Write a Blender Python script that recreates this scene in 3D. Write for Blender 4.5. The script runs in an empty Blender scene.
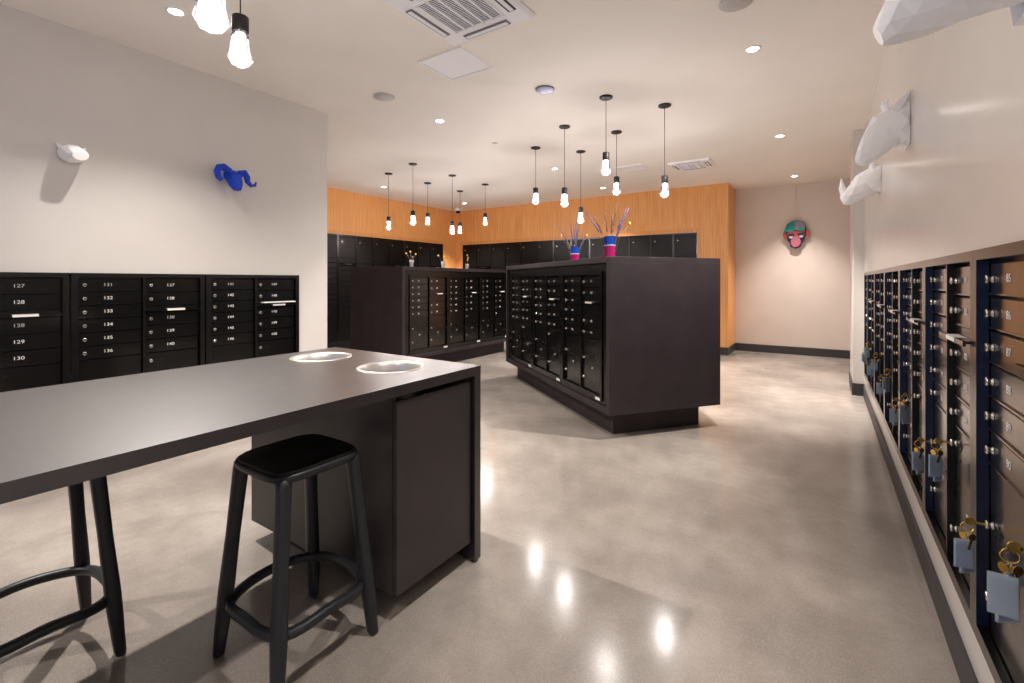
import bpy, bmesh, math, random
from mathutils import Vector, Matrix
random.seed(7)
S = bpy.context.scene
C = S.collection
PI = math.pi

# ------------------------------------------------------------------ camera
CAMZ = 1.32
cam_d = bpy.data.cameras.new('camera'); cam = bpy.data.objects.new('camera', cam_d); C.objects.link(cam)
cam_d.sensor_width = 36.0; cam_d.lens = 468.0 / 1024 * 36.0
cam_d.shift_y = -60.5 / 1024
cam_d.clip_start = 0.05
cam.location = (0, 0, CAMZ); cam.rotation_euler = (PI / 2, 0, math.atan(312 / 468.0))
S.camera = cam
# ------------------------------------------------------------------ world, exposure
S.view_settings.view_transform = 'Standard'; S.view_settings.look = 'None'
S.view_settings.exposure = 0.20; S.view_settings.gamma = 1.0; S.view_settings.use_curve_mapping = False
W = bpy.data.worlds.new('world'); S.world = W; W.use_nodes = True
bg = W.node_tree.nodes['Background']; bg.inputs[0].default_value = (0.30, 0.52, 1.0, 1); bg.inputs[1].default_value = 1.2
S.cycles.max_bounces = 10; S.cycles.diffuse_bounces = 6; S.cycles.transparent_max_bounces = 12
S.cycles.caustics_reflective = False; S.cycles.caustics_refractive = False
S.cycles.sample_clamp_indirect = 4.0

CEIL = 3.06
SPOT_W = 310.0          # recessed downlights
BULB_E = 5.0
BULB_W = 14.0          # pendant core emission
SPOT_COL = (1.0, 0.93, 0.87)
BULB_COL = (1.0, 0.93, 0.88)

# ------------------------------------------------------------------ materials
def lin(c): return tuple(((x / 255) / 12.92 if x / 255 < .04045 else (((x / 255) + .055) / 1.055) ** 2.4) for x in c)
MATS = {}
def mat(name, rgb, rough=.5, metal=0., noise=0., scale=20., spec=.5, bump=0., coat=0., emit=0., alpha=1., stretch=None, rgb2=None, rnoise=0., trans=0., ior=1.45, coat_rough=.1):
    m = bpy.data.materials.new(name); m.use_nodes = True
    nt = m.node_tree; b = nt.nodes['Principled BSDF']
    col = lin(rgb) + (1,)
    b.inputs['Base Color'].default_value = col
    b.inputs['Roughness'].default_value = rough; b.inputs['Metallic'].default_value = metal
    b.inputs['Specular IOR Level'].default_value = spec
    b.inputs['Coat Weight'].default_value = coat; b.inputs['Coat Roughness'].default_value = coat_rough
    b.inputs['Transmission Weight'].default_value = trans; b.inputs['IOR'].default_value = ior
    b.inputs['Alpha'].default_value = alpha
    if emit:
        b.inputs['Emission Color'].default_value = col; b.inputs['Emission Strength'].default_value = emit
    tc = nt.nodes.new('ShaderNodeTexCoord'); mp = nt.nodes.new('ShaderNodeMapping')
    if stretch: mp.inputs['Scale'].default_value = stretch
    nt.links.new(tc.outputs['Object'], mp.inputs[0])
    n = nt.nodes.new('ShaderNodeTexNoise'); n.inputs['Scale'].default_value = scale; n.inputs['Detail'].default_value = 4
    nt.links.new(mp.outputs[0], n.inputs['Vector'])
    if noise or rgb2:
        mx = nt.nodes.new('ShaderNodeMix'); mx.data_type = 'RGBA'
        c2 = lin(rgb2) if rgb2 else tuple(x * (1 - noise) for x in lin(rgb))
        mx.inputs[6].default_value = col; mx.inputs[7].default_value = c2 + (1,)
        rp = nt.nodes.new('ShaderNodeMapRange'); rp.inputs[1].default_value = .35; rp.inputs[2].default_value = .65
        nt.links.new(n.outputs[0], rp.inputs[0]); nt.links.new(rp.outputs[0], mx.inputs[0])
        nt.links.new(mx.outputs[2], b.inputs['Base Color'])
    if rnoise:
        rr = nt.nodes.new('ShaderNodeMapRange'); rr.inputs[3].default_value = rough; rr.inputs[4].default_value = rough + rnoise
        nt.links.new(n.outputs[0], rr.inputs[0]); nt.links.new(rr.outputs[0], b.inputs['Roughness'])
    if bump:
        bp = nt.nodes.new('ShaderNodeBump'); bp.inputs['Strength'].default_value = bump; bp.inputs['Distance'].default_value = .002
        nt.links.new(n.outputs[0], bp.inputs['Height']); nt.links.new(bp.outputs[0], b.inputs['Normal'])
    MATS[name] = m
    return m
mat('wall_paint', (208, 203, 198), .33, noise=.03, scale=3, bump=.04, spec=.5)
mat('gloss_paint', (208, 203, 198), .19, noise=.03, scale=3, spec=.6)
mat('far_wall_paint', (214, 201, 192), .6, noise=.04, scale=3, bump=.05)
mat('ceiling_paint', (238, 232, 225), .8, noise=.03, scale=2)
mat('wood', (232, 170, 108), .42, rgb2=(216, 149, 86), scale=7, stretch=(9, 9, .25), bump=.05, spec=.4)
mat('wood_trim', (222, 160, 98), .4, rgb2=(208, 140, 80), scale=7, stretch=(9, 9, .4))
mat('rubber_base', (58, 57, 58), .5, noise=.1)
mat('box_black', (8, 7, 7), .24, noise=.15, scale=6, spec=.3, rnoise=.08, coat=1., coat_rough=.12)
mat('locker_black', (16, 14, 14), .34, noise=.15, scale=6, spec=.3, rnoise=.08)
mat('box_frame', (9, 8, 8), .26, noise=.1, scale=8, spec=.5, coat=.4, coat_rough=.2)
mat('jamb_daylight_tint', (20, 30, 58), .3, noise=.1, spec=.6)  # navy colour paints in the cool daylight reflected by the frame jambs
mat('gap_black', (7, 7, 8), .6, noise=.1)
mat('laminate', (56, 47, 51), .5, rgb2=(49, 41, 45), scale=5, spec=.35, bump=.05, rnoise=.1)
mat('tabletop', (37, 30, 33), .36, rgb2=(31, 25, 28), scale=14, spec=.7, rnoise=.06, coat=.9, coat_rough=.34)
mat('cabinet_laminate', (62, 55, 56), .38, rgb2=(56, 50, 51), scale=6, spec=.45)
mat('chrome', (225, 222, 216), .16, 1., noise=.03)
mat('steel', (225, 222, 218), .36, 1., noise=.05, stretch=(1, 1, 30))
mat('zinc', (190, 186, 178), .3, 1., noise=.05)
mat('brass', (226, 184, 98), .24, 1., noise=.12, scale=60)
mat('ink_white', (225, 222, 218), .6, noise=.03)
mat('paper', (232, 230, 226), .6, noise=.03)
mat('tag_card', (196, 212, 234), .45, noise=.12, scale=90, coat=.8)
mat('tag_plastic', (220, 232, 242), .12, alpha=.35, noise=.02)
mat('stool_black', (36, 38, 44), .42, noise=.1, scale=40, spec=.5)
mat('stool_pad', (16, 15, 15), .5, noise=.15, scale=60)
mat('pendant_black', (34, 31, 31), .5, noise=.1)
mat('core', (255, 244, 236), emit=1.0)
mat('lens', (255, 240, 215), emit=1.0)
mat('white_plastic', (236, 235, 240), .4, noise=.02)
mat('grey_grille', (118, 114, 120), .6, noise=.04)
mat('dark_grille', (50, 50, 54), .7, noise=.05)
mat('speaker_grey', (188, 184, 182), .6, noise=.05, scale=120)
mat('dome_blue', (214, 214, 250), .3, noise=.02)
mat('paper_white', (252, 252, 253), .65, noise=.03, scale=30)
mat('ram_blue', (8, 62, 196), .5, noise=.1)
mat('vase_blue', (18, 76, 180), .08, trans=.35, noise=.1)
mat('vase_pink', (180, 16, 104), .08, trans=.3, noise=.1)
mat('clear_vase', (225, 225, 222), .1, trans=.6, noise=.05)
mat('lavender', (92, 82, 128), .8, noise=.35, scale=90)
mat('bronze_bud', (96, 60, 52), .8, noise=.3, scale=90)
mat('stem', (120, 104, 90), .8, noise=.2)
mat('yellow_bud', (222, 178, 60), .7, noise=.2)
mat('art_dark', (38, 34, 58), .5, noise=.1)
mat('art_teal', (12, 142, 140), .5, noise=.2, scale=30)
mat('art_grey', (150, 138, 150), .5, noise=.3, scale=40)
mat('art_coral', (186, 80, 72), .5, noise=.25, scale=30)
mat('art_pink', (176, 98, 112), .5, noise=.2, scale=40)
mat('art_white', (176, 172, 196), .5, noise=.05)
mat('glass_pane', (235, 240, 240), .02, alpha=.12, noise=.01)
for k, st in (('core', BULB_E), ('lens', 30.0)):
    b = MATS[k].node_tree.nodes['Principled BSDF']; b.inputs['Emission Strength'].default_value = st
    b.inputs['Emission Color'].default_value = (BULB_COL if k == 'core' else SPOT_COL) + (1,)

def glass_mat():
    m = bpy.data.materials.new('bulb_glass'); m.use_nodes = True; nt = m.node_tree
    for n in list(nt.nodes): nt.nodes.remove(n)
    o = nt.nodes.new('ShaderNodeOutputMaterial'); tr = nt.nodes.new('ShaderNodeBsdfTransparent'); gl = nt.nodes.new('ShaderNodeBsdfGlossy')
    df = nt.nodes.new('ShaderNodeBsdfTranslucent'); df.inputs[0].default_value = (.9, .9, .95, 1)
    tr.inputs[0].default_value = (.93, .93, .95, 1)
    gl.inputs['Roughness'].default_value = .03
    fr = nt.nodes.new('ShaderNodeFresnel'); fr.inputs[0].default_value = 1.5
    mx = nt.nodes.new('ShaderNodeMixShader'); m2 = nt.nodes.new('ShaderNodeMixShader'); m2.inputs[0].default_value = .008
    nt.links.new(tr.outputs[0], m2.inputs[1]); nt.links.new(df.outputs[0], m2.inputs[2])
    nt.links.new(fr.outputs[0], mx.inputs[0]); nt.links.new(m2.outputs[0], mx.inputs[1]); nt.links.new(gl.outputs[0], mx.inputs[2])
    nt.links.new(mx.outputs[0], o.inputs[0]); MATS['bulb_glass'] = m
glass_mat()

def floor_mat():
    m = bpy.data.materials.new('polished_concrete'); m.use_nodes = True; nt = m.node_tree; N = nt.nodes; L = nt.links
    b = N['Principled BSDF']; tc = N.new('ShaderNodeTexCoord')
    def noise(s, d=3):
        n = N.new('ShaderNodeTexNoise'); n.inputs['Scale'].default_value = s; n.inputs['Detail'].default_value = d; L.new(tc.outputs['Object'], n.inputs['Vector']); return n
    def ramp(src, a, c):
        r = N.new('ShaderNodeMapRange'); r.inputs[1].default_value = a; r.inputs[2].default_value = c; L.new(src, r.inputs[0]); return r.outputs[0]
    def mix(f, a, c):
        x = N.new('ShaderNodeMix'); x.data_type = 'RGBA'
        if isinstance(f, float): x.inputs[0].default_value = f
        else: L.new(f, x.inputs[0])
        for i, v in ((6, a), (7, c)):
            if isinstance(v, tuple): x.inputs[i].default_value = v + (1,)
            else: L.new(v, x.inputs[i])
        return x.outputs[2]
    big = ramp(noise(.9, 5).outputs[0], .35, .65)
    c = mix(big, lin((182, 173, 164)), lin((128, 119, 112)))
    mid = ramp(noise(7, 5).outputs[0], .4, .7)
    mm = N.new('ShaderNodeMath'); mm.operation = 'MULTIPLY'; mm.inputs[1].default_value = .35; L.new(mid, mm.inputs[0])
    c = mix(mm.outputs[0], c, lin((126, 118, 109)))
    v = N.new('ShaderNodeTexVoronoi'); v.inputs['Scale'].default_value = 300; L.new(tc.outputs['Object'], v.inputs['Vector'])
    sp = N.new('ShaderNodeSeparateColor'); L.new(v.outputs['Color'], sp.inputs[0])
    dark = ramp(sp.outputs[0], .80, .86); m3 = N.new('ShaderNodeMath'); m3.operation = 'MULTIPLY'; m3.inputs[1].default_value = .22; L.new(dark, m3.inputs[0])
    c = mix(m3.outputs[0], c, lin((112, 102, 94)))
    lt = ramp(sp.outputs[1], .82, .88); m4 = N.new('ShaderNodeMath'); m4.operation = 'MULTIPLY'; m4.inputs[1].default_value = .14; L.new(lt, m4.inputs[0])
    c = mix(m4.outputs[0], c, lin((222, 214, 204)))
    L.new(c, b.inputs['Base Color'])
    r = N.new('ShaderNodeMapRange'); r.inputs[3].default_value = .11; r.inputs[4].default_value = .22; L.new(noise(2.5, 4).outputs[0], r.inputs[0]); L.new(r.outputs[0], b.inputs['Roughness'])
    b.inputs['Specular IOR Level'].default_value = .65
    MATS['polished_concrete'] = m
floor_mat()
M = MATS

# ------------------------------------------------------------------ geometry helpers
class MB:
    def __init__(s): s.bm = bmesh.new()
    def box(s, x0, y0, z0, x1, y1, z1):
        v = [s.bm.verts.new(p) for p in ((x0, y0, z0), (x1, y0, z0), (x1, y1, z0), (x0, y1, z0), (x0, y0, z1), (x1, y0, z1), (x1, y1, z1), (x0, y1, z1))]
        for f in ((0, 3, 2, 1), (4, 5, 6, 7), (0, 1, 5, 4), (1, 2, 6, 5), (2, 3, 7, 6), (3, 0, 4, 7)): s.bm.faces.new([v[i] for i in f])
        return s
    def rings(s, rs, cap=True, smooth=False, closed=False):
        """loft: rs = list of rings, each a list of points"""
        vs = [[s.bm.verts.new(p) for p in r] for r in rs]; n = len(vs[0])
        pairs = list(zip(vs, vs[1:])) + ([(vs[-1], vs[0])] if closed else [])
        for a, b in pairs:
            for i in range(n):
                f = s.bm.faces.new((a[i], a[(i + 1) % n], b[(i + 1) % n], b[i])); f.smooth = smooth
        if cap and not closed:
            s.bm.faces.new(list(reversed(vs[0]))); s.bm.faces.new(vs[-1])
        return s
    def lathe(s, prof, c=(0, 0, 0), axis='z', n=20, smooth=True, cap=True, ph=0.):
        rs = []
        for r, h in prof:
            ring = []
            for i in range(n):
                a = 2 * PI * i / n + ph; u, v = r * math.cos(a), r * math.sin(a)
                p = {'z': (u, v, h), 'y': (u, h, v), 'x': (h, u, v)}[axis]
                ring.append((c[0] + p[0], c[1] + p[1], c[2] + p[2]))
            rs.append(ring)
        return s.rings(rs, cap, smooth)
    def tube(s, pts, r, n=8, smooth=True, closed=False, sq=1.):
        pts = [Vector(p) for p in pts]; R = r if isinstance(r, (list, tuple)) else [r] * len(pts); rs = []
        up = Vector((0, 0, 1)); prev = None
        for i, p in enumerate(pts):
            if closed: t = (pts[(i + 1) % len(pts)] - pts[i - 1]).normalized()
            else: t = (pts[min(i + 1, len(pts) - 1)] - pts[max(i - 1, 0)]).normalized()
            if prev is None:
                a = t.cross(up) if abs(t.z) < .95 else t.cross(Vector((1, 0, 0)))
            else: a = prev - t * prev.dot(t)
            a.normalize(); prev = a; b = t.cross(a)
            rs.append([p + a * (R[i] * math.cos(2 * PI * k / n)) + b * (R[i] * sq * math.sin(2 * PI * k / n)) for k in range(n)])
        return s.rings(rs, True, smooth, closed)
    def poly(s, pts, y0, y1):
        """outline in xz extruded along y"""
        n = len(pts); a = [s.bm.verts.new((x, y0, z)) for x, z in pts]; b = [s.bm.verts.new((x, y1, z)) for x, z in pts]
        s.bm.faces.new(a); s.bm.faces.new(list(reversed(b)))
        for i in range(n): s.bm.faces.new((a[i], b[i], b[(i + 1) % n], a[(i + 1) % n]))
        return s
    def mesh(s, name, m, fix=True):
        if fix: bmesh.ops.recalc_face_normals(s.bm, faces=s.bm.faces)
        me = bpy.data.meshes.new(name); s.bm.to_mesh(me); s.bm.free(); me.materials.append(M[m]); return me
    def obj(s, name, m, parent=None, bevel=0, seg=2):
        return link(name, s.mesh(name, m), parent, bevel, seg)

def link(name, me, parent=None, bevel=0, seg=2, loc=None):
    o = bpy.data.objects.new(name, me); C.objects.link(o)
    if parent is not None: o.parent = parent
    if loc: o.location = loc
    if bevel:
        md = o.modifiers.new('bevel', 'BEVEL'); md.width = bevel; md.segments = seg; md.limit_method = 'ANGLE'
    return o
def thing(name, label, cat, loc=(0, 0, 0), rotz=0., group=None):
    o = bpy.data.objects.new(name, None); C.objects.link(o); o.empty_display_size = .1
    o.location = loc; o.rotation_euler = (0, 0, rotz); return tag(o, label, cat, group)
def tag(o, label, cat, group=None):
    o['label'] = label; o['category'] = cat
    if group: o['group'] = group
    return o
def struct(name, mb, m, bevel=0):
    o = mb.obj(name, m, None, bevel); o['kind'] = 'structure'; return o

# ------------------------------------------------------------------ room shell
XL, XR, YB = -4.30, 0.385, 9.80
WX, WY = -7.70, 9.02              # timber-clad wall planes
struct('floor', MB().box(-8.2, -3.4, -.1, .8, 10.1, 0), 'polished_concrete')
struct('ceiling', MB().box(-8.2, -3.4, CEIL, .8, 10.1, CEIL + .1), 'ceiling_paint')
NR = (1.078, 6.398, .292, 1.408); NL = (.152, 2.658, .258, 1.374)   # niches the mailboxes sit in
w = MB().box(XR, -3.2, 0, XR + .25, YB, NR[2]).box(XR, -3.2, NR[3], XR + .25, YB, CEIL).box(XR, -3.2, NR[2], XR + .25, NR[0], NR[3]).box(XR, NR[1], NR[2], XR + .25, YB, NR[3]).box(XR + .08, NR[0], NR[2], XR + .25, NR[1], NR[3])
struct('wall_right', w, 'gloss_paint')
struct('wall_right_pillar', MB().box(.283, 6.70, 0, XR, 7.5, CEIL), 'wall_paint')
w = MB().box(XL - .13, -3.2, 0, XL, 2.985, NL[2]).box(XL - .13, -3.2, NL[3], XL, 2.985, CEIL).box(XL - .13, -3.2, NL[2], XL, NL[0], NL[3]).box(XL - .13, NL[1], NL[2], XL, 2.985, NL[3]).box(XL - .13, NL[0], NL[2], XL - .07, NL[1], NL[3])
struct('wall_left', w, 'wall_paint')
struct('wall_alcove', MB().box(-8.0, 2.85, 0, XL - .13, 2.985, CEIL), 'wall_paint')
struct('wall_back', MB().box(WX - .2, YB, 0, XR + .15, YB + .15, CEIL), 'far_wall_paint')
w = MB(); w.box(XL - .13, -3.35, 0, -3.4, -3.2, CEIL).box(-.6, -3.35, 0, XR + .15, -3.2, CEIL).box(-3.4, -3.35, 2.5, -.6, -3.2, CEIL)
struct('wall_front', w, 'wall_paint')
w = MB()
for x in (-3.4, -2.47, -1.53, -.65): w.box(x, -3.32, 0, x + .05, -3.24, 2.5)
w.box(-3.4, -3.32, 2.45, -.6, -3.24, 2.5).box(-3.4, -3.32, 0, -.6, -3.24, .06)
struct('window_1', w, 'box_frame')
g = MB().box(-3.35, -3.285, .06, -.65, -3.28, 2.45).obj('window_glass', 'glass_pane', bpy.data.objects['window_1'])
# baseboards
BH = .14
struct('baseboard_right', MB().box(XR - .013, -3.2, 0, XR, 6.69, .12), 'rubber_base', .003)
w = MB().box(.27, 6.687, 0, XR, 6.70, BH).box(.27, 6.70, 0, .283, 7.513, BH).box(.27, 7.5, 0, XR, 7.513, BH)
struct('baseboard_pillar', w, 'rubber_base')
struct('baseboard_back', MB().box(-1.42, YB - .013, 0, XR, YB, BH), 'rubber_base', .003)
struct('baseboard_left', MB().box(XL, -3.2, 0, XL + .013, 2.985, BH), 'rubber_base', .003)
# timber clad walls with recessed openings
OT = 2.215
LY0, LY1 = 3.05, 8.53
BX0, BX1 = -7.49, -1.934
w = MB().box(WX - .1, 2.99, OT, WX, WY + .1, CEIL).box(WX - .1, LY1, BH, WX, WY + .1, OT)
struct('wall_timber_left', w, 'wood')
w = MB().box(WX, WY, OT, -1.41, WY + .1, CEIL).box(WX, WY, BH, BX0, WY + .1, OT).box(BX1, WY, BH, -1.41, WY + .1, OT).box(-1.51, WY + .1, BH, -1.41, YB, CEIL)
struct('wall_timber_back', w, 'wood')
struct('wall_recess_left', MB().box(WX - .2, 2.99, 0, WX - .1, WY + .1, OT), 'gap_black')
struct('wall_recess_back', MB().box(WX, WY + .1, 0, -1.52, WY + .2, OT + .1), 'gap_black')
t = .075
w = MB().box(WX, LY0, OT, WX + .006, LY1 + t, OT + t).box(WX, LY1, BH, WX + .006, LY1 + t, OT)
struct('trim_1', w, 'wood_trim')
w = MB().box(BX0 - t, WY - .006, OT, BX1 + t, WY, OT + t).box(BX0 - t, WY - .006, BH, BX0, WY, OT).box(BX1, WY - .006, BH, BX1 + t, WY, OT)
struct('trim_2', w, 'wood_trim')
w = MB().box(WX - .08, LY1 + .002, 0, WX - .004, WY, BH).box(WX - .004, WY + .004, 0, BX0 - .002, WY + .08, BH).box(BX1 + .002, WY + .004, 0, -1.414, WY + .08, BH).box(-1.49, WY + .08, 0, -1.414, YB - .014, BH)
struct('baseboard_timber', w, 'rubber_base')

# ------------------------------------------------------------------ mailboxes
CACHE = {}
def cached(key, fn):
    if key not in CACHE: CACHE[key] = fn()
    return CACHE[key]
def number_mesh(txt, size=.031):
    def mk():
        cu = bpy.data.curves.new('number', 'FONT'); cu.body = txt; cu.size = size; cu.align_x = 'CENTER'; cu.align_y = 'CENTER'; cu.extrude = .0004
        o = bpy.data.objects.new('tmp', cu); C.objects.link(o)
        dg = bpy.context.evaluated_depsgraph_get(); me = bpy.data.meshes.new_from_object(o.evaluated_get(dg))
        bpy.data.objects.remove(o)
        me.transform(Matrix.Rotation(PI / 2, 4, 'X') @ Matrix.Diagonal((1.2, 1, 1, 1)))
        me.materials.clear(); me.materials.append(M['ink_white']); return me
    return cached(('n', txt, size), mk)
def door_mesh(w, h, mt='box_black'):
    def mk():
        b = MB(); d = .012
        b.box(0, -d, 0, w, 0, h)
        bmesh.ops.bevel(b.bm, geom=[e for e in b.bm.edges if all(v.co.y < -d / 2 for v in e.verts)], offset=.003, segments=1, affect='EDGES')
        # rolled lip along the lower edge
        b.box(.004, -d - .005, .001, w - .004, -d + .001, .006)
        return b.mesh('door', mt)
    return cached(('d', round(w, 4), round(h, 4), mt), mk)
def lock_mesh():
    return cached('lock', lambda: MB().lathe([(.0115, 0), (.0115, -.003), (.0075, -.005), (.0075, -.009), (.0125, -.012), (.0125, -.016), (.008, -.0175)], axis='y', n=14).mesh('lock', 'chrome'))
def holes_mesh():
    def mk():
        b = MB()
        for x, z in ((-.03, 0), (.0, .012), (.0, -.016), (.03, .005), (.012, -.045), (-.012, .045)): b.lathe([(.0055, 0), (.0055, -.001)], c=(x, 0, z), axis='y', n=10)
        b.box(.014, -.001, -.012, .02, 0, .012)
        return b.mesh('hole_pattern', 'gap_black')
    return cached('holes', mk)
UH = 1.12; PITCH = .0955
def add_door(u, x, z, w, h, num, lockpos=None, mt='box_black', y=.0, nm='door'):
    d = link(nm, door_mesh(w, h, mt), u, loc=(x, y, z))
    link('lock', lock_mesh(), d, loc=lockpos or (.030, -.012, h * .5))
    if num: link('number', number_mesh(num), d, loc=(w * .45, -.0128, h * .52))
    return d
LOCKZ = {'A': .30, 'B': .405, 'C': .28}
def column(u, x0, w, kind, nums, sticker=False, small=True):
    """one column of pigeonhole doors; z measured from the frame's foot"""
    top = 1.083; RY = .040      # doors sit back in the frame
    z = top; i = 0; nums = list(nums)
    seq = {'A': ['d'] * 6, 'B': ['d', 'd', 's', 'd', 'd', 'd'], 'C': ['d', 'd', 's', 'g', 'd', 'd']}[kind]
    dh = PITCH if kind == 'A' else (top - .512 - .045) / 5
    for q in seq:
        if q == 's':
            z -= .045
            b = MB().box(0, -.055, .012, w, .0, .020)
            b.box(0, -.055, .004, w, -.048, .020).box(0, -.012, 0, w, 0, .045)
            sl = cached(('slot', round(w, 4)), lambda: b.mesh('mail_slot', 'box_black'))
            s = link('mail_slot', sl, u, loc=(x0, RY, z))
            c = cached('slot_card', lambda: MB().box(-.06, -.0545, .0202, .06, -.025, .0212).box(-.06, -.0562, .006, .06, -.0552, .0195).mesh('slot_label', 'paper'))
            link('slot_label', c, s, loc=(w * .52, 0, 0))
            continue
        z -= dh
        if q == 'g':
            link('blank_panel', door_mesh(w, dh - .006), u, loc=(x0, RY, z + .003)); continue
        n = nums[i] if i < len(nums) else None; i += 1
        add_door(u, x0, z + .003, w, dh - .006, n, y=RY)
    h = .512 - .045 - .006
    p = link('parcel_door', door_mesh(w, h), u, loc=(x0, RY, .048))
    link('lock', lock_mesh(), p, loc=(.030, -.012, LOCKZ[kind])); link('lock', lock_mesh(), p, loc=(.030, -.012, .10))
    link('hole_pattern', holes_mesh(), p, loc=(.080, -.0122, LOCKZ[kind]))
    link('number', number_mesh('2P' if kind == 'A' else '1P', .028), p, loc=(w * .5, -.0128, .20))
def frame_mesh(kind):
    def mk():
        W_ = .83 if kind == 'pair' else .42
        b = MB(); D = .062
        b.box(0, 0, 1.09, W_, D, UH).box(0, 0, 0, W_, D, .040)
        xs = [(0, .035), (.408, .424), (.797, .83)] if kind == 'pair' else [(0, .035), (.40, .42)]
        for a, c in xs: b.box(a, 0 if a != .408 else .008, .040, c, D, 1.09)
        b.box(.001, .042, .001, W_ - .001, D, UH - .001)
        return b.mesh('frame', 'box_frame')
    return cached(('fr', kind), mk)
def mail_unit(label, loc, rot, cols, group, sticker=False):
    kind = 'pair' if len(cols) == 2 else 'single'
    u = thing('mailbox_cabinet', label, 'mailboxes', loc, rot, group)
    link('frame', frame_mesh(kind), u)
    jm = 'gap_black' if sticker else 'jamb_daylight_tint'  # wall cabinets get the painted daylight reflection, island ones plain black
    j = cached('jamb' + jm, lambda: MB().box(0, .0005, .041, .0015, .026, 1.089).mesh('jamb_strip', jm))
    link('jamb_strip', j, u, loc=(.035, 0, 0))
    if kind == 'pair':
        link('jamb_strip', cached('jamb2', lambda: MB().box(0, .009, .041, .001, .041, 1.089).mesh('jamb_strip', 'gap_black')), u, loc=(.424, 0, 0))
    for k, (ty, nums) in enumerate(cols): column(u, (.044, .432)[k], (.36, .36)[k], ty, nums)
    if sticker:
        link('sticker', cached('sticker', lambda: MB().box(-.04, -.0012, -.012, .04, 0, .012).mesh('sticker', 'paper')), u, loc=(.76, 0, .012))
    return u
def rng(a, n): return [str(a + i) for i in range(n)]
def brng(a): return [str(a), str(a + 1), str(a + 1), str(a + 2), str(a + 3)]
# left wall: facing +X
LZ = .256
for k, (y0, lab) in enumerate(((.15, 'black mailbox cabinet on the left wall with doors 127 to 130'),
                               (.99, 'black mailbox cabinet on the left wall with doors 131 to 140'),
                               (1.83, 'black mailbox cabinet on the left wall with doors 141 to 150'))):
    a = 121 + 10 * k
    u = mail_unit(lab, (XL + .020, y0, LZ), PI / 2, (('A', rng(a, 6)), ('B', brng(a + 6))), 'mailbox cabinets on the left wall')
    if k == 2: MB().box(.47, -.030, .862, .775, .03, .872).obj('letter_tray', 'paper', u, .001)
# right wall: facing -X
RZ = .29
ORD = ['nearest', 'second', 'third', 'fourth', 'fifth', 'sixth']
for k in range(-1, 6):
    y0 = 1.90 + .815 * k; a = 85 - 10 * k
    lab = 'bronze-black mailbox cabinet on the right wall, %s one from the camera' % (ORD[k] if k >= 0 else 'cut off')
    if k == -1: continue
    mail_unit(lab, (XR - .020, y0, RZ), -PI / 2, (('A', rng(a, 6)), ('B', brng(a + 6))), 'mailbox cabinets on the right wall').scale.x = .98
mail_unit('narrow single-column mailbox cabinet at the far end of the right wall beside the pillar', (XR - .020, 6.395, RZ), -PI / 2, (('A', rng(29, 6)),), 'mailbox cabinets on the right wall')

# ------------------------------------------------------------------ islands: local x along the mailbox face, y into the body
IL, IW, IH, IZ = 2.80, 1.135, 1.524, .205
def island(label, loc, rot, ulabels, num0, flip=False):
    t = thing('mailbox_island', label, 'island', loc, rot)
    b = MB(); T = .05
    b.box(0, 0, IH - T, IL, IW, IH)                   # top slab
    b.box(0, 0, IZ, T, IW, IH - T).box(IL - T, 0, IZ, IL, IW, IH - T)
    b.box(T, 0, IZ, IL - T, IW, IZ + T).box(T, IW - T, IZ + T, IL - T, IW, IH - T)
    b.obj('shell', 'laminate', t, .002)
    f = MB(); x0, x1, z0, z1 = .145, 2.655, .318, 1.46
    z1 = .325 + UH - .038
    f.box(T, .025, IZ + T, x0, .09, IH - T).box(x1, .025, IZ + T, IL - T, .09, IH - T)
    f.box(x0, .025, z1, x1, .09, IH - T).box(x0, .025, IZ + T, x1, .09, .285)
    f.box(x0, .075, .285, x1, .09, z1)
    f.obj('face_panel', 'box_frame', t)
    MB().box(.14, .12, 0, IL - .14, IW - .12, IZ).obj('plinth', 'laminate', t, .002)
    r = Matrix.Rotation(rot, 4, 'Z')
    for k, lb in enumerate(ulabels):
        p = Vector(loc) + (r @ Vector((x0 + .005 + k * .835, .012, .285)))
        ty = ('A', 'C') if (k == (2 if flip else 0)) else ('A', 'B')
        mail_unit(lb, p, rot, ((ty[0], rng(num0 + 10 * k, 6)), (ty[1], brng(num0 + 10 * k + 6))), None, True)
    return t
ang = math.atan2(-.6136, .7896)
NC = Vector((-1.473, 3.655, 0))
far = NC + Vector((-.7896, .6136, 0)) * IL
island('large angled dark island in the middle carrying two blue and pink vases', tuple(far), ang,
       ['mailbox cabinet in the front island, farthest from its near corner', 'mailbox cabinet in the middle of the front island', 'mailbox cabinet in the front island, beside its near corner'], 21, True)
island('dark mailbox island farther back on the left carrying three small vases', (-4.885, 4.575, 0), PI / 2,
       ['mailbox cabinet in the rear island, nearest the left end with a card stuck on', 'mailbox cabinet in the middle of the rear island', 'mailbox cabinet in the rear island, partly hidden by the front island'], 51)

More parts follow.
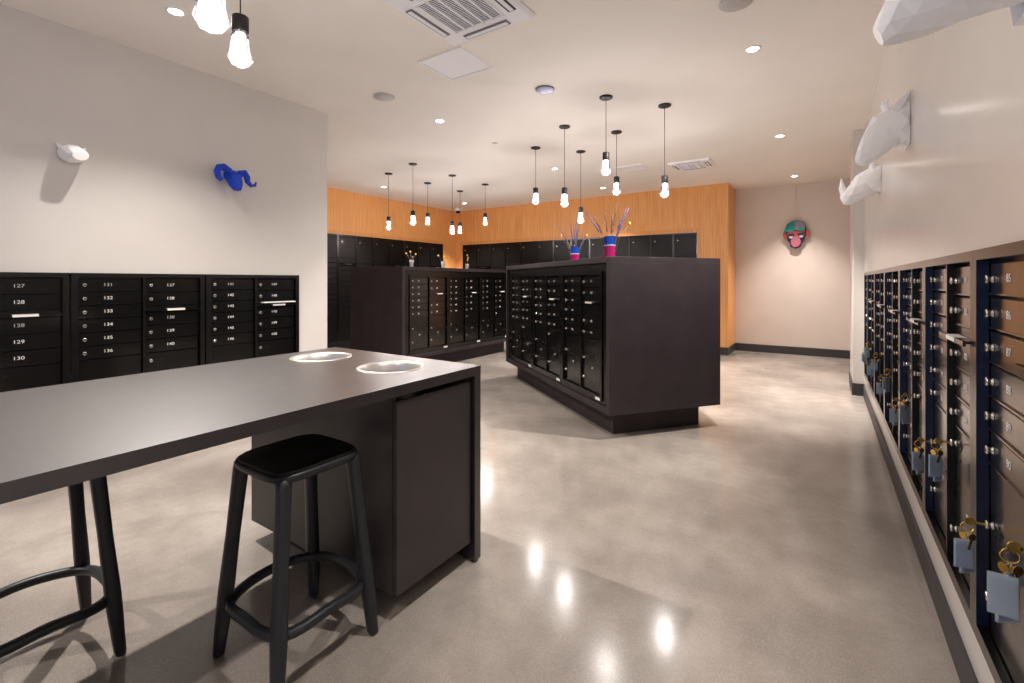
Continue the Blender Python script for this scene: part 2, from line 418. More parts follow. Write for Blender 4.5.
# ------------------------------------------------------------------ tall locker banks in the timber recesses
def locker_col(label, loc, rot, w, group, slot, lockbig):
    u = thing('locker_bank', label, 'lockers', loc, rot, group)
    key = ('lf', round(w, 3))
    def mk():
        b = MB(); H_ = OT - .145
        b.box(0, 0, 0, .018, .06, H_).box(w - .018, 0, 0, w, .06, H_).box(.018, 0, H_ - .02, w - .018, .06, H_).box(.018, 0, 0, w - .018, .06, .03).box(.018, .045, .03, w - .018, .06, H_ - .02)
        return b.mesh('frame', 'box_frame')
    link('frame', cached(key, mk), u)
    dw = w - .044; x = .022; z = OT - .145 - .024
    h = .42; z -= h
    d = link('parcel_door', door_mesh(dw, h, 'locker_black'), u, loc=(x, .018, z)); link('lock', lock_mesh(), d, loc=(.06, -.012, h - .11))
    n = 0
    for k in range(9):
        if slot and k == 1:
            z -= .05; link('mail_slot', cached(('ms', round(dw, 3)), lambda: MB().box(0, -.03, .006, dw, .01, .03).mesh('mail_slot', 'box_black')), u, loc=(x, .018, z))
            link('slot_label', cached('sl2', lambda: MB().box(-.05, -.032, .024, .09, -.029, .030).mesh('slot_label', 'zinc')), u, loc=(w * .5, .018, z))
        z -= .1
        d = link('door', door_mesh(dw, .094, 'locker_black'), u, loc=(x, .018, z + .003))
    h = z - .036
    link('lower_door', door_mesh(dw, h, 'locker_black'), u, loc=(x, .018, .033))
nl = 13
wl = (LY1 - LY0) / nl
words = ['first', 'second', 'third', 'fourth', 'fifth', 'sixth', 'seventh', 'eighth', 'ninth', 'tenth', 'eleventh', 'twelfth', 'thirteenth']
for k in range(nl):
    if LY0 + (k + 1) * wl < 5.2: continue
    locker_col('black locker bank in the left timber recess, %s bank out from the timber corner' % words[nl - 1 - k], (WX + .0, LY0 + k * wl, .142), PI / 2, wl, 'locker banks in the left timber recess', k % 3 == 0, True)
nb = 13
wb = (BX1 - BX0) / nb
for k in range(nb):
    locker_col('black locker bank in the back timber recess, %s bank from the timber corner' % words[k], (BX0 + k * wb, WY + .0, .142), 0, wb, 'locker banks in the back timber recess', k % 3 == 1, True)
MB().box(WX - .06, LY0, 0, WX + .0, LY1, .141).obj('baseboard_recess_left', 'gap_black')['kind'] = 'structure'
MB().box(BX0, WY + .001, 0, BX1, WY + .06, .141).obj('baseboard_recess_back', 'gap_black')['kind'] = 'structure'

# ------------------------------------------------------------------ waterfall table with bin cabinet
TX0, TX1, TY1, TZ = -2.46, -1.355, 1.765, .92
tb = thing('counter_table', 'long dark waterfall counter table with a panel leg and two round steel rimmed openings', 'table', ((TX0 + TX1) / 2, 0, 0))
cx = (TX0 + TX1) / 2; hw = (TX1 - TX0) / 2
HR = .138
HOLES = ((-1.676 - cx, 1.499), (-2.205 - cx, 1.495))
def top_mesh():
    b = MB(); bm = b.bm; th = .042; y0 = -1.3
    outer = [(-hw, y0), (hw, y0), (hw, TY1), (-hw, TY1)]
    # strips around the two round cut-outs
    N_ = 32
    ya, yb = 1.5 - .2, 1.5 + .2
    def slab(x0, y0_, x1, y1_): b.box(x0, y0_, TZ - th, x1, y1_, TZ)
    for (hx, hy), (xa, xb) in zip(HOLES, ((HOLES[0][0] - .265, hw), (-hw, HOLES[0][0] - .265))):
        sq = []
        for i in range(N_):
            a = 2 * PI * i / N_; dx, dy = math.cos(a), math.sin(a)
            tx = ((xb - hx) if dx > 0 else (xa - hx)) / dx if abs(dx) > 1e-6 else 1e9
            ty = ((yb - hy) if dy > 0 else (ya - hy)) / dy if abs(dy) > 1e-6 else 1e9
            t_ = min(tx, ty); sq.append((hx + dx * t_, hy + dy * t_))
        cor = [(xb, yb), (xa, yb), (xa, ya), (xb, ya)]
        for c_ in cor:   # snap the nearest outline point to each corner
            i = min(range(N_), key=lambda q: (sq[q][0] - c_[0]) ** 2 + (sq[q][1] - c_[1]) ** 2); sq[i] = c_
        ci = [(hx + HR * math.cos(2 * PI * i / N_), hy + HR * math.sin(2 * PI * i / N_)) for i in range(N_)]
        ov, iv, ov2, iv2 = ([bm.verts.new((p[0], p[1], z)) for p in q] for q, z in ((sq, TZ), (ci, TZ), (sq, TZ - th), (ci, TZ - th)))
        for i in range(N_):
            j = (i + 1) % N_
            bm.faces.new((ov[i], ov[j], iv[j], iv[i])); bm.faces.new((ov2[j], ov2[i], iv2[i], iv2[j]))
            bm.faces.new((iv[i], iv[j], iv2[j], iv2[i])); bm.faces.new((ov[j], ov[i], ov2[i], ov2[j]))
    slab(-hw, y0, hw, ya); slab(-hw, yb, hw, TY1)
    bmesh.ops.remove_doubles(bm, verts=bm.verts, dist=1e-5)
    return b
top_mesh().obj('tabletop', 'tabletop', tb)
lg = MB().box(-hw, TY1 - .045, .012, hw, TY1, TZ - .042).obj('panel_leg', 'tabletop', tb, .0015)
MB().lathe([(.014, .0), (.014, .014)], c=(hw - .022, TY1 - .022, 0), n=12).lathe([(.014, .0), (.014, .014)], c=(-hw + .022, TY1 - .022, 0), n=12).obj('levelling_foot', 'zinc', tb)
MB().box(-hw, -1.3, .0, hw, -1.255, TZ - .042).obj('panel_leg', 'tabletop', tb, .0015)
for hx, hy in HOLES:
    b = MB(); prof = [(HR + .016, TZ + .0005), (HR + .014, TZ + .004), (HR + .004, TZ + .004), (HR - .004, TZ - .002), (HR - .006, TZ - .12), (HR - .004, TZ - .12), (HR - .001, TZ - .0), (HR + .016, TZ + .0005)]
    b.lathe(prof, c=(hx, hy, 0), n=40, cap=False); b.obj('steel_ring', 'steel', tb)
cb = thing('bin_cabinet', 'dark cabinet with one large door hanging under the end of the counter table', 'cabinet', (cx, 1.49, 0))
y0, y1 = 1.254 - 1.49, TY1 - .046 - 1.49
b = MB().box(-hw + .02, y0, .115, hw - .04, y0 + .02, TZ - .043)
b.box(-hw + .02, y1 - .02, .115, hw - .04, y1, TZ - .043).box(-hw + .02, y0, .095, hw - .04, y1, .115)
b.box(-hw + .02, y0 + .02, .115, -hw + .04, y1 - .02, TZ - .043)
b.obj('carcass', 'cabinet_laminate', cb, .001)
MB().box(hw - .037, y0 + .002, .100, hw - .017, y1 - .012, TZ - .068).obj('door', 'cabinet_laminate', cb, .0015)
MB().box(-hw + .10, y0 + .10, 0, hw - .13, y1 - .02, .095).obj('plinth', 'gap_black', cb)
for hx, hy in HOLES:
    MB().lathe([(HR + .03, .13), (HR + .035, .72), (HR + .02, .72), (HR + .015, .14)], c=(hx, hy - 1.49, 0), n=28, cap=True).obj('bin', 'gap_black', cb)

# ------------------------------------------------------------------ stools
def sup(hx, n, e=4., z=0., k=1.):
    r = []
    for i in range(n):
        a = 2 * PI * i / n; c_, s_ = math.cos(a), math.sin(a)
        d = (abs(c_) ** e + abs(s_) ** e) ** (-1 / e)
        r.append((hx * d * c_ * k, hx * d * s_ * k, z))
    return r
def stool(label, loc):
    t = thing('bar_stool', label, 'stool', loc, 0, 'stools at the counter table')
    n = 48; H_ = .70
    b = MB().rings([sup(.150, n, 5, H_ - .040), sup(.164, n, 5, H_ - .034), sup(.170, n, 5, H_ - .020), sup(.168, n, 5, H_ - .010), sup(.155, n, 5, H_ - .008)], True, True)
    b.obj('seat_frame', 'stool_black', t)
    b = MB().rings([sup(.160, n, 5, H_ - .012), sup(.163, n, 5, H_ - .004), sup(.156, n, 4.5, H_ + .003), sup(.10, n, 3, H_ - .004), sup(.03, n, 2.2, H_ - .007)], True, True)
    b.obj('seat_pad', 'stool_pad', t)
    for sx in (1, -1):
        for sy in (1, -1):
            rs = []
            for q, z in ((0, 0), (.02, .01), (.25, .17), (.29, .2), (.33, .23), (.6, .42), (.93, H_ - .05), (1., H_ - .02)):
                o_ = .186 + (.131 - .186) * q; r_ = .0165 + .0060 * q + (.004 if .2 < q < .4 else 0)
                if q == 0: r_ -= .002
                ring = []
                for i in range(16):
                    a = 2 * PI * i / 16; c_, s_ = math.cos(a), math.sin(a); d = (abs(c_) ** 4.5 + abs(s_) ** 4.5) ** (-1 / 4.5)
                    ring.append((sx * o_ + r_ * d * c_, sy * o_ + r_ * d * s_, z))
                rs.append(ring)
            MB().rings(rs, True, True).obj('leg', 'stool_black', t)
    # footrest ring: rounded square that bows out between the legs and dips towards each leg
    rs = []
    m_ = 64
    for i in range(m_):
        a = 2 * PI * i / m_; c_, s_ = math.cos(a), math.sin(a); d = (abs(c_) ** 3.4 + abs(s_) ** 3.4) ** (-1 / 3.4)
        R_ = .192 * d
        z = .205 - .012 * abs(math.sin(2 * a)) ** 2
        rs.append([((R_ + u) * c_, (R_ + u) * s_, z + v) for u, v in ((-.016, -.013), (.009, -.015), (.014, -.006), (.012, .011), (.004, .015), (-.014, .013), (-.019, .002))])
    MB().rings(rs, False, True, True).obj('footrest', 'stool_black', t)
    return t
stool('black bar stool standing in front of the bin cabinet under the counter edge', (-1.592, .985, 0))
stool('black bar stool tucked under the far side of the counter at the lower left', (-2.262, .425, 0))

# ------------------------------------------------------------------ keys hanging in the parcel locks
def tag_parts(t, pos, tilt, card=True):
    b = MB(); w_, h_ = .0185, .070
    g_ = Matrix.Translation(pos) @ Matrix.Rotation(tilt, 4, 'Z')
    for me_, mt, nm, dd in ((MB().box(-w_, -.0012, -h_, w_, .0012, 0).mesh('key_tag', 'tag_card'), 0, 'key_tag', 0), ):
        me_.transform(g_); link(nm, me_, t)
    s_ = MB().box(-w_ - .003, -.0022, -h_ - .004, w_ + .003, -.0014, .006).box(-w_ - .003, .0014, -h_ - .004, w_ + .003, .0022, .006).mesh('tag_sleeve', 'tag_plastic')
    s_.transform(g_); link('tag_sleeve', s_, t)
def key_set(label, y, z, n=2, s=1., drop=0.):
    # local: -x points out of the right wall; origin is the lock face
    t = thing('key_ring', label, 'keys', (XR - .020, y, z), 0, 'keys in the parcel locks of the right wall')
    b = MB(); b.box(-.012, -.0015, -.003, .014, .0015, .003)
    b.lathe([(.011, -.0015), (.011, .0015)], c=(-.020, 0, 0), axis='y', n=14)
    b.obj('key', 'brass', t)
    K = -.026
    ring = [(K + .014 * math.cos(a), .003 * math.sin(a * 2), -.018 + .014 * math.sin(a)) for a in [2 * PI * i / 18 for i in range(18)]]
    MB().tube(ring, .0016, 6, True, True).obj('split_ring', 'brass', t)
    for i in range(3):
        yy = (-.012, .004, .014)[i]; xx = K + (.008, -.008, .004)[i]; zz = -.040 - .006 * i
        k = MB().lathe([(.010, -.001), (.010, .001)], c=(0, 0, 0), axis='y', n=12)
        k.box(-.003, -.001, -.036, .003, .001, -.008)
        me_ = k.mesh('key', 'brass'); me_.transform(Matrix.Translation((xx, yy, zz)) @ Matrix.Rotation((.5, -.9, 1.4)[i], 4, 'Z') @ Matrix.Rotation((.25, -.2, .1)[i], 4, 'Y')); link('key', me_, t)
    for i in range(n):
        q = i - .5 * (n - 1)
        tag_parts(t, (K + q * .010, q * .014, -.056 - .018 * (i % 2) - drop), .75 + .45 * q + random.uniform(-.15, .15))
    MB().tube([(K, 0, -.032), (K - .008, .004, -.045), (K, .0, -.060 - drop), (K + .006, -.004, -.045)], .001, 5, True, True).obj('wire_loop', 'zinc', t)
    t.scale = (s, s, s)
    return t
zl = RZ + .048
nm = ['nearest', 'second nearest', 'third nearest', 'fourth nearest', 'fifth nearest', 'sixth nearest']
for k in range(6):
    y0 = 1.90 + .815 * k
    key_set('brass keys and pale tags in left column parcel lock of %s right cabinet' % nm[k], y0 - .073, zl + LOCKZ['A'], 2 + (k == 0), 1.0)
    key_set('brass keys and pale tags in right column parcel lock of %s right cabinet' % nm[k], y0 - .453, zl + LOCKZ['B'], 2 + 2 * (k == 0), 1.0 + .1 * (k == 0))

# ------------------------------------------------------------------ lights
def pendant(label, x, y, zs, group, lit=True):
    t = thing('pendant_light', label, 'pendant light', (x, y, CEIL), 0, group)
    MB().lathe([(.062, 0), (.062, -.012), (.056, -.016), (.01, -.018)], n=28).obj('canopy', 'pendant_black', t)
    z = zs - CEIL
    MB().tube([(0, 0, -.015), (0, 0, z)], .0030, 6).obj('cord', 'pendant_black', t)
    MB().lathe([(.012, z + .006), (.030, z), (.0325, z - .003), (.0325, z - .066), (.030, z - .070)], n=24).obj('socket', 'pendant_black', t)
    zb = z - .070
    gp = [(.031, zb), (.034, zb - .02), (.042, zb - .085), (.050, zb - .112), (.034, zb - .135), (.014, zb - .145)]
    MB().lathe(gp, n=10, smooth=False).obj('glass_bulb', 'bulb_glass', t)
    MB().lathe([(.018, zb - .002), (.021, zb - .008), (.021, zb - .095), (.012, zb - .101)], n=14).obj('glowing_core', 'core', t)
    ld = bpy.data.lights.new('pendant_lamp', 'POINT'); ld.energy = BULB_W; ld.color = BULB_COL; ld.shadow_soft_size = .012
    o = bpy.data.objects.new('pendant_lamp', ld); C.objects.link(o); o.parent = t; o.location = (0, 0, zb - .118)
RP = [(535.7, -3.127, 5.247, 2.533, 'leftmost'), (564.6, -2.428, 4.708, 2.367, 'second from the left'), (580.8, -2.713, 5.732, 2.307, 'lowest hanging'), (606, -1.715, 4.175, 2.534, 'nearest the near corner'),
      (616.5, -2.012, 5.214, 2.534, 'second from the right'), (664.6, -1.312, 4.689, 2.358, 'rightmost')]
for _, x, y, z, w_ in RP: pendant('small glass pendant over the front island, %s of its six' % w_, x, y, z, 'pendants over the front island')
LP = [(-5.858, 5.19, 2.358, 'leftmost'), (-5.078, 4.965, 2.361, 'second from the left, longest cord in view'), (-5.849, 6.077, 2.524, 'third from the left'), (-5.086, 5.859, 2.300, 'fourth from the left'), (-5.849, 6.963, 2.448, 'fifth from the left'), (-5.067, 6.732, 2.535, 'rightmost')]
for x, y, z, w_ in LP: pendant('small glass pendant over the rear island, %s of its six' % w_.replace(', longest cord in view', ''), x, y, z, 'pendants over the rear island')
pendant('glass pendant on a black socket over the counter table, beside the larger cropped one', -2.085, 1.025, 2.455, 'pendants over the counter table')
pendant('glass pendant cropped by the top edge over the counter table, the closest to the camera', -1.52, .665, 2.28, 'pendants over the counter table')

def downlight(label, x, y, pw=1., size=98, tilt=0., blend=.55):
    t = thing('downlight', label, 'ceiling light', (x, y, CEIL), 0, 'recessed downlights')
    b = MB().lathe([(.055, .0), (.055, -.004), (.045, -.005), (.038, -.001), (.038, .0)], n=28, cap=False); b.obj('trim_ring', 'white_plastic', t)
    MB().lathe([(.038, -.0005), (.038, -.0025)], n=24).obj('lens', 'lens', t)
    ld = bpy.data.lights.new('downlight_lamp', 'SPOT'); ld.energy = SPOT_W * pw; ld.color = SPOT_COL; ld.spot_size = math.radians(size); ld.spot_blend = blend; ld.shadow_soft_size = .024
    o = bpy.data.objects.new('downlight_lamp', ld); C.objects.link(o); o.parent = t; o.location = (0, 0, -.02); o.rotation_euler = (0, math.radians(tilt), 0)   # gimbal lamp, tilted away from the right wall
DL = [(-3.485, 1.31, 'above the blue ram head at the upper left', 1.2, 134, -20, 1.), (-3.475, 3.8, 'bright one between the ceiling speaker and the white panel', .5, 84, 0), (-3.469, 6.40, 'between the two groups of island pendants'), (-3.44, 8.22, 'small far one in front of the timber bulkhead'),
      (-.443, 3.923, 'nearest one in the right hand ceiling', 1.15, 88, 36), (-.439, 6.457, 'second one along the right wall', 2.1, 70, 4), (-.405, 9.05, 'just in front of the far beige wall', 1.0, 84, 0, 1.),
      (-6.70, 8.129, 'beside the timber corner and camera dome'), (-6.774, 5.884, 'over the left end of the rear island'),
      (-.443, 1.38, 'overhead outside the top edge, near the white animal heads', .45, 90, 24), (-.443, -1.2, 'added unseen behind the camera on the right', .6), (-3.48, -1.2, 'added unseen behind the camera on the left', .6)]  # the two behind the camera are added lamps, continuing the rows unseen
for x, y, l, *a in DL: downlight('round recessed downlight ' + l, x, y, *a)

# ------------------------------------------------------------------ ceiling fittings
def cassette(label, x0, y0, x1, y1, name='air_conditioner'):
    cx_, cy_ = (x0 + x1) / 2, (y0 + y1) / 2; w_, h_ = (x1 - x0) / 2, (y1 - y0) / 2
    t = thing(name, label, 'air conditioner', (cx_, cy_, CEIL))
    b = MB(); g_ = .56
    def ring(k, kk, z): return [(w_ * sx * k, h_ * sy * kk, z) for sx, sy in ((-1, -1), (1, -1), (1, 1), (-1, 1))]
    b.rings([ring(1, 1, 0), ring(1, 1, -.012), ring(.93, .93, -.028), ring(g_, g_, -.030), ring(g_, g_, -.012)], False)
    b.obj('cover', 'white_plastic', t, .004)
    for k in range(4):
        a = k * PI / 2; L_ = (w_ if k % 2 == 0 else h_) * .52; D_ = (h_ if k % 2 == 0 else w_)
        m_ = MB().box(-L_, -D_ * .86, -.0335, L_, -D_ * .70, -.0285).mesh('air_slot', 'dark_grille' if k in (1,) else 'grey_grille'); m_.transform(Matrix.Rotation(a, 4, 'Z')); s_ = link('air_slot', m_, t)
        m_ = MB().box(-L_ + .01, -D_ * .83, -.0375, L_ - .01, -D_ * .745, -.034).mesh('louver', 'white_plastic'); m_.transform(Matrix.Rotation(a, 4, 'Z')); link('louver', m_, s_)
    b = MB().box(-w_ * g_, -h_ * g_, -.022, w_ * g_, h_ * g_, -.012); b.obj('grille_back', 'dark_grille', t)
    b = MB(); n = 26
    for i in range(n):
        y = -h_ * g_ + (i + .5) * 2 * h_ * g_ / n; b.box(-w_ * g_, y - .002, -.0255, w_ * g_, y + .002, -.021)
    for i in range(6):
        x = -w_ * g_ + i * 2 * w_ * g_ / 5; b.box(x - .007, -h_ * g_, -.034, x + .007, h_ * g_, -.021)
    for s_ in (-1, 1): b.box(-w_ * g_ - .008, s_ * h_ * g_ - .008, -.034, w_ * g_ + .008, s_ * h_ * g_ + .008, -.021)
    b.obj('grille', 'white_plastic', t)
cassette('large square ceiling air conditioner cassette cropped by the top edge', -2.262, 1.93, -1.562, 2.63)
cassette('distant square ceiling air conditioner cassette near the timber bulkhead', -1.93, 7.02, -1.345, 7.55)
def panel(label, x0, y0, x1, y1):
    t = thing('access_panel', label, 'ceiling panel', ((x0 + x1) / 2, (y0 + y1) / 2, CEIL), 0, 'ceiling access panels'); w_, h_ = (x1 - x0) / 2, (y1 - y0) / 2
    b = MB(); 
    for a in ((-w_, -h_, w_, -h_ + .02), (-w_, h_ - .02, w_, h_), (-w_, -h_ + .02, -w_ + .02, h_ - .02), (w_ - .02, -h_ + .02, w_, h_ - .02)): b.box(a[0], a[1], -.008, a[2], a[3], 0)
    b.obj('frame', 'white_plastic', t); MB().box(-w_ + .022, -h_ + .022, -.005, w_ - .022, h_ - .022, 0).obj('hatch', 'white_plastic', t)
panel('white square ceiling panel beside the large air conditioner', -2.685, 2.68, -2.24, 3.085)
panel('faint square ceiling panel behind the front island pendants', -2.67, 6.84, -2.25, 7.15)
def disc(name, label, cat, x, y, prof, m):
    o = MB().lathe(prof, n=36).obj(name, m); o.location = (x, y, CEIL); return tag(o, label, cat)
spk = [(.10, 0), (.10, -.006), (.094, -.010), (.03, -.012)]
disc('ceiling_speaker', 'round grey ceiling speaker left of the white ceiling panel', 'speaker', -3.455, 3.01, spk, 'speaker_grey')
disc('ceiling_speaker', 'round grey ceiling speaker cut by the top edge of the photo', 'speaker', -.457, 3.203, spk, 'speaker_grey')
t = thing('wifi_dome', 'round white ceiling dome with a bluish tint left of the front pendants', 'ceiling dome', (-2.104, 3.695, CEIL))
MB().lathe([(.086, 0), (.086, -.010)], n=36).obj('mounting_ring', 'grey_grille', t)
MB().lathe([(.080, -.010), (.080, -.018), (.060, -.028), (.02, -.033)], n=36).obj('dome', 'dome_blue', t)
disc('sprinkler_cap', 'tiny round sprinkler cap behind the front pendants', 'sprinkler', -3.442, 7.69, [(.035, 0), (.035, -.006), (.01, -.008)], 'white_plastic')
disc('sprinkler_cap', 'tiny round sprinkler cap between the two pendant groups', 'sprinkler', -3.452, 4.79, [(.035, 0), (.035, -.006), (.01, -.008)], 'speaker_grey')
t = thing('security_camera', 'small dome security camera in the timber corner near the ceiling', 'security camera', (-7.30, 8.62, CEIL))
MB().lathe([(.075, 0), (.075, -.05), (.06, -.065)], n=24).obj('housing', 'white_plastic', t)
MB().lathe([(.058, -.066), (.055, -.09), (.035, -.115), (.01, -.122)], n=24).obj('lens_dome', 'gap_black', t)

# ------------------------------------------------------------------ vases
def vase_colour(label, loc, seed, stems):
    rd = random.Random(seed)
    t = thing('bud_vase', label, 'vase', loc, 0, 'blue and pink vases on the front island')
    b = MB().lathe([(.050, 0), (.052, .004), (.052, .130), (.046, .130), (.046, .01)], n=14, smooth=False); b.obj('pink_glass', 'vase_pink', t)
    b = MB().lathe([(.0525, .143), (.0545, .152), (.0525, .161), (.056, .226), (.050, .226), (.047, .135)], n=14, smooth=False); b.obj('blue_glass', 'vase_blue', t)
    MB().lathe([(.0525, .131), (.060, .137), (.0525, .1425)], n=14, cap=False).obj('glass_collar', 'art_white', t)
    for (dx, h, m, dy) in stems:
        p0 = Vector((dx * .06, dy * .05, .02)); p1 = Vector((dx * .17, dy * .12, h * .62)); p2 = Vector((dx * .34, dy * .2, h))
        s_ = MB().tube([p0, p1, p2], .0022, 5).obj('stem', 'stem', t)
        b = MB(); n_ = 13
        for i in range(n_):
            q = i / (n_ - 1); c_ = p1.lerp(p2, q) if m != 'yellow_bud' else p2
            if m == 'yellow_bud' and i > 0: break
            r_ = .013 if m == 'yellow_bud' else .0095 * (1 - .45 * q)
            off = Vector((rd.uniform(-.006, .006), rd.uniform(-.006, .006), 0)) if m != 'yellow_bud' else Vector()
            bmesh.ops.create_icosphere(b.bm, subdivisions=1, radius=r_, matrix=Matrix.Translation(c_ + off) @ Matrix.Diagonal((1, 1, 1.5, 1)))
        b.obj('flower_head', m, s_)
vr = math.atan2(.555, .832)
def rv(loc): return loc
v1 = [(-.62, .50, 'lavender', .0), (-.15, .52, 'lavender', .4), (.02, .53, 'lavender', -.3), (-.08, .45, 'lavender', -.5), (.14, .50, 'lavender', .2), (.10, .40, 'lavender', .6), (-.5, .37, 'yellow_bud', .2), (.42, .37, 'yellow_bud', -.2), (.45, .41, 'lavender', .3), (-.3, .34, 'stem', .5)]
v2 = [(-.46, .43, 'bronze_bud', 0.), (-.10, .46, 'bronze_bud', .4), (.02, .42, 'bronze_bud', -.4), (.22, .55, 'bronze_bud', .1), (.48, .50, 'lavender', .0), (.58, .50, 'lavender', .3), (.40, .44, 'lavender', -.3), (-.62, .46, 'lavender', .3), (.3, .36, 'lavender', -.5), (.5, .34, 'yellow_bud', -.4)]
vase_colour('blue and pink glass vase of lavender stems, farther along the front island', (-2.61, 5.35, IH), 3, v1)
vase_colour('blue and pink glass vase of dark bronze and purple stems, nearer the island corner', (-1.715, 4.27, IH), 4, v2)
for o in [o for o in bpy.data.objects if o.name.startswith('bud_vase')]: o.rotation_euler.z = vr
def vase_white(label, loc, st, h=.15):
    t = thing('small_vase', label, 'vase', loc, vr, 'small vases on the rear island')
    MB().lathe([(.030, 0), (.034, .01), (.030, .05), (.036, .10), (.040, h), (.034, h), (.028, .05), (.02, .012)], n=14).obj('glass', 'clear_vase', t)
    for dx, hh, bud in st:
        s_ = MB().tube([(0, 0, .02), (dx * .3, 0, hh * .6), (dx, 0, hh)], .003, 5).obj('stem', 'stem', t)
        b = MB(); bmesh.ops.create_icosphere(b.bm, subdivisions=1, radius=.017, matrix=Matrix.Translation((dx, 0, hh))); b.obj('bud', 'yellow_bud' if bud else 'art_pink', s_)
vase_white('small clear vase with three yellow buds, leftmost on the rear island', (-5.80, 5.64, IH), ((-.09, .26, 1), (-.02, .29, 1), (.07, .25, 1), (.02, .2, 0)))
vase_white('small clear vase with two buds, middle of the rear island', (-5.80, 6.43, IH), ((-.09, .26, 1), (.02, .24, 1), (.03, .20, 1)))
vase_white('small clear vase with upright yellow sprig, farthest on the rear island', (-5.80, 7.12, IH), ((.0, .30, 1), (.02, .25, 1), (.01, .21, 1)), .13)

# ------------------------------------------------------------------ faceted paper animal heads
def loft_head(secs, n=8):
    """secs: centre, half width (sideways), half height, axis direction"""
    b = MB(); rs = []
    for i, (c_, w_, h_, ph) in enumerate(secs):
        c_ = Vector(c_); nx = Vector(secs[min(i + 1, len(secs) - 1)][0]) - Vector(secs[max(i - 1, 0)][0])
        if i <= 1: nx = Vector((math.copysign(1, nx.x), 0, 0))
        nx.normalize()
        side = Vector((0, 1, 0)); up = side.cross(nx) * -1
        if up.length < .1: up = Vector((0, 0, 1))
        up.normalize()
        if up.z < 0 and abs(up.z) > .1: up = -up
        rs.append([c_ + side * w_ * math.cos(2 * PI * (k + ph) / n) + up * h_ * math.sin(2 * PI * (k + ph) / n) for k in range(n)])
    b.rings(rs, True)
    bmesh.ops.recalc_face_normals(b.bm, faces=b.bm.faces)
    bmesh.ops.triangulate(b.bm, faces=[f for f in b.bm.faces if len(f.verts) == 4])
    return b
def cone(b, p0, p1, r, n=5, p2=None, flat=1.):
    pts = [p0, p1] if p2 is None else [p0, p1, p2]
    b.tube(pts, [r, .004] if p2 is None else [r, r * .6, .003], n, False, sq=flat); return b
# all right-wall heads: x from wall outward is negative; origin on the wall plane
# 1 long-snouted head at the top right, held level
t = thing('animal_head', 'large white faceted paper animal head with long snout, cropped by the top right corner', 'wall sculpture', (XR - .001, 1.385, 1.948))
b = loft_head([((-.0005, -.03, .18), .13, .29, 0), ((-.05, -.02, .15), .125, .26, .5), ((-.10, -.01, .10), .105, .205, 0), ((-.145, .0, .055), .085, .150, .5), ((-.190, .0, .010), .066, .100, 0), ((-.232, .0, -.030), .052, .060, .5), ((-.262, .0, -.048), .044, .040, 0), ((-.279, .0, -.056), .026, .024, .5)], 8)
b.obj('head', 'paper_white', t)
b = MB(); cone(b, (-.08, .05, .33), (-.10, .10, .50), .035, 4, flat=.5); b.obj('ear', 'paper_white', t)
b = MB(); cone(b, (-.08, -.10, .33), (-.10, -.16, .50), .035, 4, flat=.5); b.obj('ear', 'paper_white', t)
# 2 long head with short knobbed horns
t = thing('animal_head', 'white faceted paper head with ears and long snout, between the cropped one and the rhinoceros', 'wall sculpture', (XR, 3.33, 2.165))
b = MB().box(-.008, -.07, -.11, -.001, .07, .12); b.obj('back_board', 'paper_white', t)
b = loft_head([((-.008, 0, .01), .085, .120, 0), ((-.04, 0, .015), .085, .122, .5), ((-.09, 0, -.005), .075, .110, 0), ((-.13, 0, -.055), .06, .088, .5), ((-.172, 0, -.115), .047, .062, 0), ((-.200, 0, -.155), .041, .046, .5), ((-.212, 0, -.178), .026, .026, 0)], 8)
b.obj('head', 'paper_white', t)
for s_ in (-1, 1):
    b = MB(); b.tube([(-.085, s_ * .03, .07), (-.098, s_ * .034, .125), (-.102, s_ * .036, .150), (-.103, s_ * .036, .162)], [.020, .014, .018, .008], 6, False); b.obj('horn', 'paper_white', t)
    b = MB(); b.tube([(-.055, s_ * .055, .08), (-.030, s_ * .10, .120), (-.006, s_ * .135, .158)], [.020, .032, .004], 4, False, sq=.5); b.obj('ear', 'paper_white', t)
# 3 rhinoceros
t = thing('animal_head', 'white faceted paper rhinoceros head with upturned horn, farthest on the right wall', 'wall sculpture', (XR, 4.90, 2.155))
b = MB().box(-.008, -.11, -.105, -.001, .11, .11); b.obj('back_board', 'paper_white', t)
b = loft_head([((-.008, 0, .0), .12, .115, 0), ((-.05, 0, .0), .13, .12, .5), ((-.10, 0, -.03), .11, .105, 0), ((-.15, 0, -.075), .09, .082, .5), ((-.195, 0, -.115), .075, .070, 0), ((-.235, 0, -.140), .062, .058, .5), ((-.258, 0, -.150), .035, .036, 0)], 8)
b.obj('head', 'paper_white', t)
b = MB(); cone(b, (-.228, 0, -.105), (-.258, 0, -.040), .044, 6, (-.262, 0, .045)); b.obj('horn', 'paper_white', t)
b = MB(); cone(b, (-.170, 0, -.03), (-.195, 0, .015), .024, 5); b.obj('horn', 'paper_white', t)
for s_ in (-1, 1):
    b = MB(); cone(b, (-.05, s_ * .06, .08), (-.06, s_ * .10, .150), .030, 4, flat=.6); b.obj('ear', 'paper_white', t)
# 4 small head on the left wall (faces +X)
t = thing('animal_head', 'small white faceted paper animal head on the left wall', 'wall sculpture', (XL, .985, 2.165))
b = loft_head([((0, 0, .02), .060, .050, 0), ((.04, 0, .02), .072, .062, .5), ((.10, .005, .01), .068, .058, 0), ((.15, .008, .0), .058, .046, .5), ((.20, .01, -.015), .042, .030, 0)], 9)
b.obj('head', 'paper_white', t)
for s_ in (-1, 1):
    b = MB(); cone(b, (.05, s_ * .055, .05), (.04, s_ * .075, .075), .016, 5); b.obj('ear', 'paper_white', t)
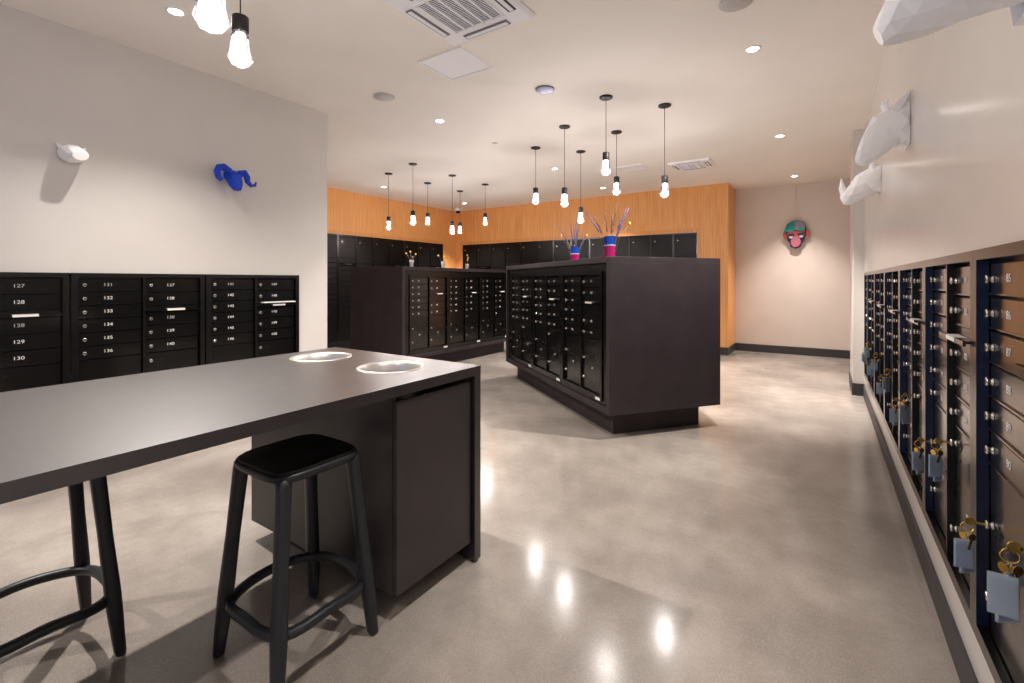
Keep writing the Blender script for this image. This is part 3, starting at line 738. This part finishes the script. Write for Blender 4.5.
# 5 blue ram
t = thing('ram_head', 'bright blue ram head with curled horns on the left wall', 'wall sculpture', (XL, 2.03, 2.19))
b = loft_head([((0, -.01, .04), .050, .040, 0), ((.05, -.01, .035), .072, .056, .5), ((.085, -.005, .0), .062, .060, 0), ((.10, .0, -.05), .050, .052, .5), ((.11, .005, -.085), .034, .030, 0)], 8)
b.obj('head', 'ram_blue', t)
b = MB(); b.tube([(.055, -.03, .035), (.06, -.045, .075), (.065, -.085, .098), (.075, -.125, .085), (.09, -.148, .045), (.10, -.140, .0), (.105, -.115, -.025)], [.030, .031, .030, .028, .026, .023, .014], 8, False); b.obj('horn', 'ram_blue', t)
b = MB(); b.tube([(.055, .03, .035), (.06, .055, .065), (.065, .090, .078), (.075, .105, .045), (.09, .100, .0), (.105, .125, -.032), (.11, .155, -.025), (.11, .165, .005)], [.030, .032, .031, .026, .022, .018, .013, .007], 8, False); b.obj('horn', 'ram_blue', t)

# ------------------------------------------------------------------ painted ape head on the far wall
t = thing('wall_art', 'painted cut-out ape face wearing a teal cap, hung on the far wall', 'artwork', (-.418, YB - .05, 2.14))
def ell(cx_, cz_, a, b_, n=24, t0=0, t1=2 * PI): return [(cx_ + a * math.cos(t0 + (t1 - t0) * i / n), cz_ + b_ * math.sin(t0 + (t1 - t0) * i / n)) for i in range(n)]
def layer(nm, pts, d, m, th=.012): return MB().poly(pts, -d - th, -d).obj(nm, m, t)
layer('backing', [(-.17, .10), (-.15, .20), (-.06, .26), (.05, .275), (.13, .24), (.17, .15), (.17, .0), (.13, -.12), (.09, -.17), (.08, -.22), (.0, -.26), (-.09, -.22), (-.09, -.17), (-.14, -.10)], 0, 'art_dark', .03)
layer('ear', ell(-.17, .0, .045, .07), -.005, 'art_coral', .03); layer('ear', ell(.185, .02, .045, .075), -.005, 'art_coral', .03)
layer('face', [(-.135, .07), (.14, .08), (.14, -.02), (.05, -.06), (-.05, -.06), (-.13, -.02)], .03, 'art_coral')
layer('muzzle', ell(.0, -.13, .082, .10), .032, 'art_pink')
layer('cap', [(-.20, .055), (-.16, .17), (-.06, .245), (-.01, .25), (-.01, .085), (-.1, .06)], .034, 'art_teal', .02)
layer('cap_panel', [(-.01, .25), (.06, .265), (.13, .225), (.16, .14), (.13, .10), (-.01, .085)], .034, 'art_grey', .02)
layer('cap_brim', [(.02, .09), (.06, .13), (.15, .12), (.15, .075), (.05, .07)], .05, 'art_teal')
layer('brow', [(-.12, .03), (-.02, .02), (-.02, -.015), (-.12, -.02)], .043, 'art_dark'); layer('brow', [(.03, .02), (.13, .04), (.13, -.015), (.03, -.012)], .043, 'art_dark')
layer('eye', ell(-.075, -.045, .035, .022), .043, 'art_white'); layer('eye', ell(.09, -.035, .035, .022), .043, 'art_white')
t.scale = (.93, 1, .95)
MB().tube([(.0, -.0, .25), (.01, .04, (CEIL - 2.14) / .95)], .0022, 5).obj('hanging_wire', 'zinc', t)
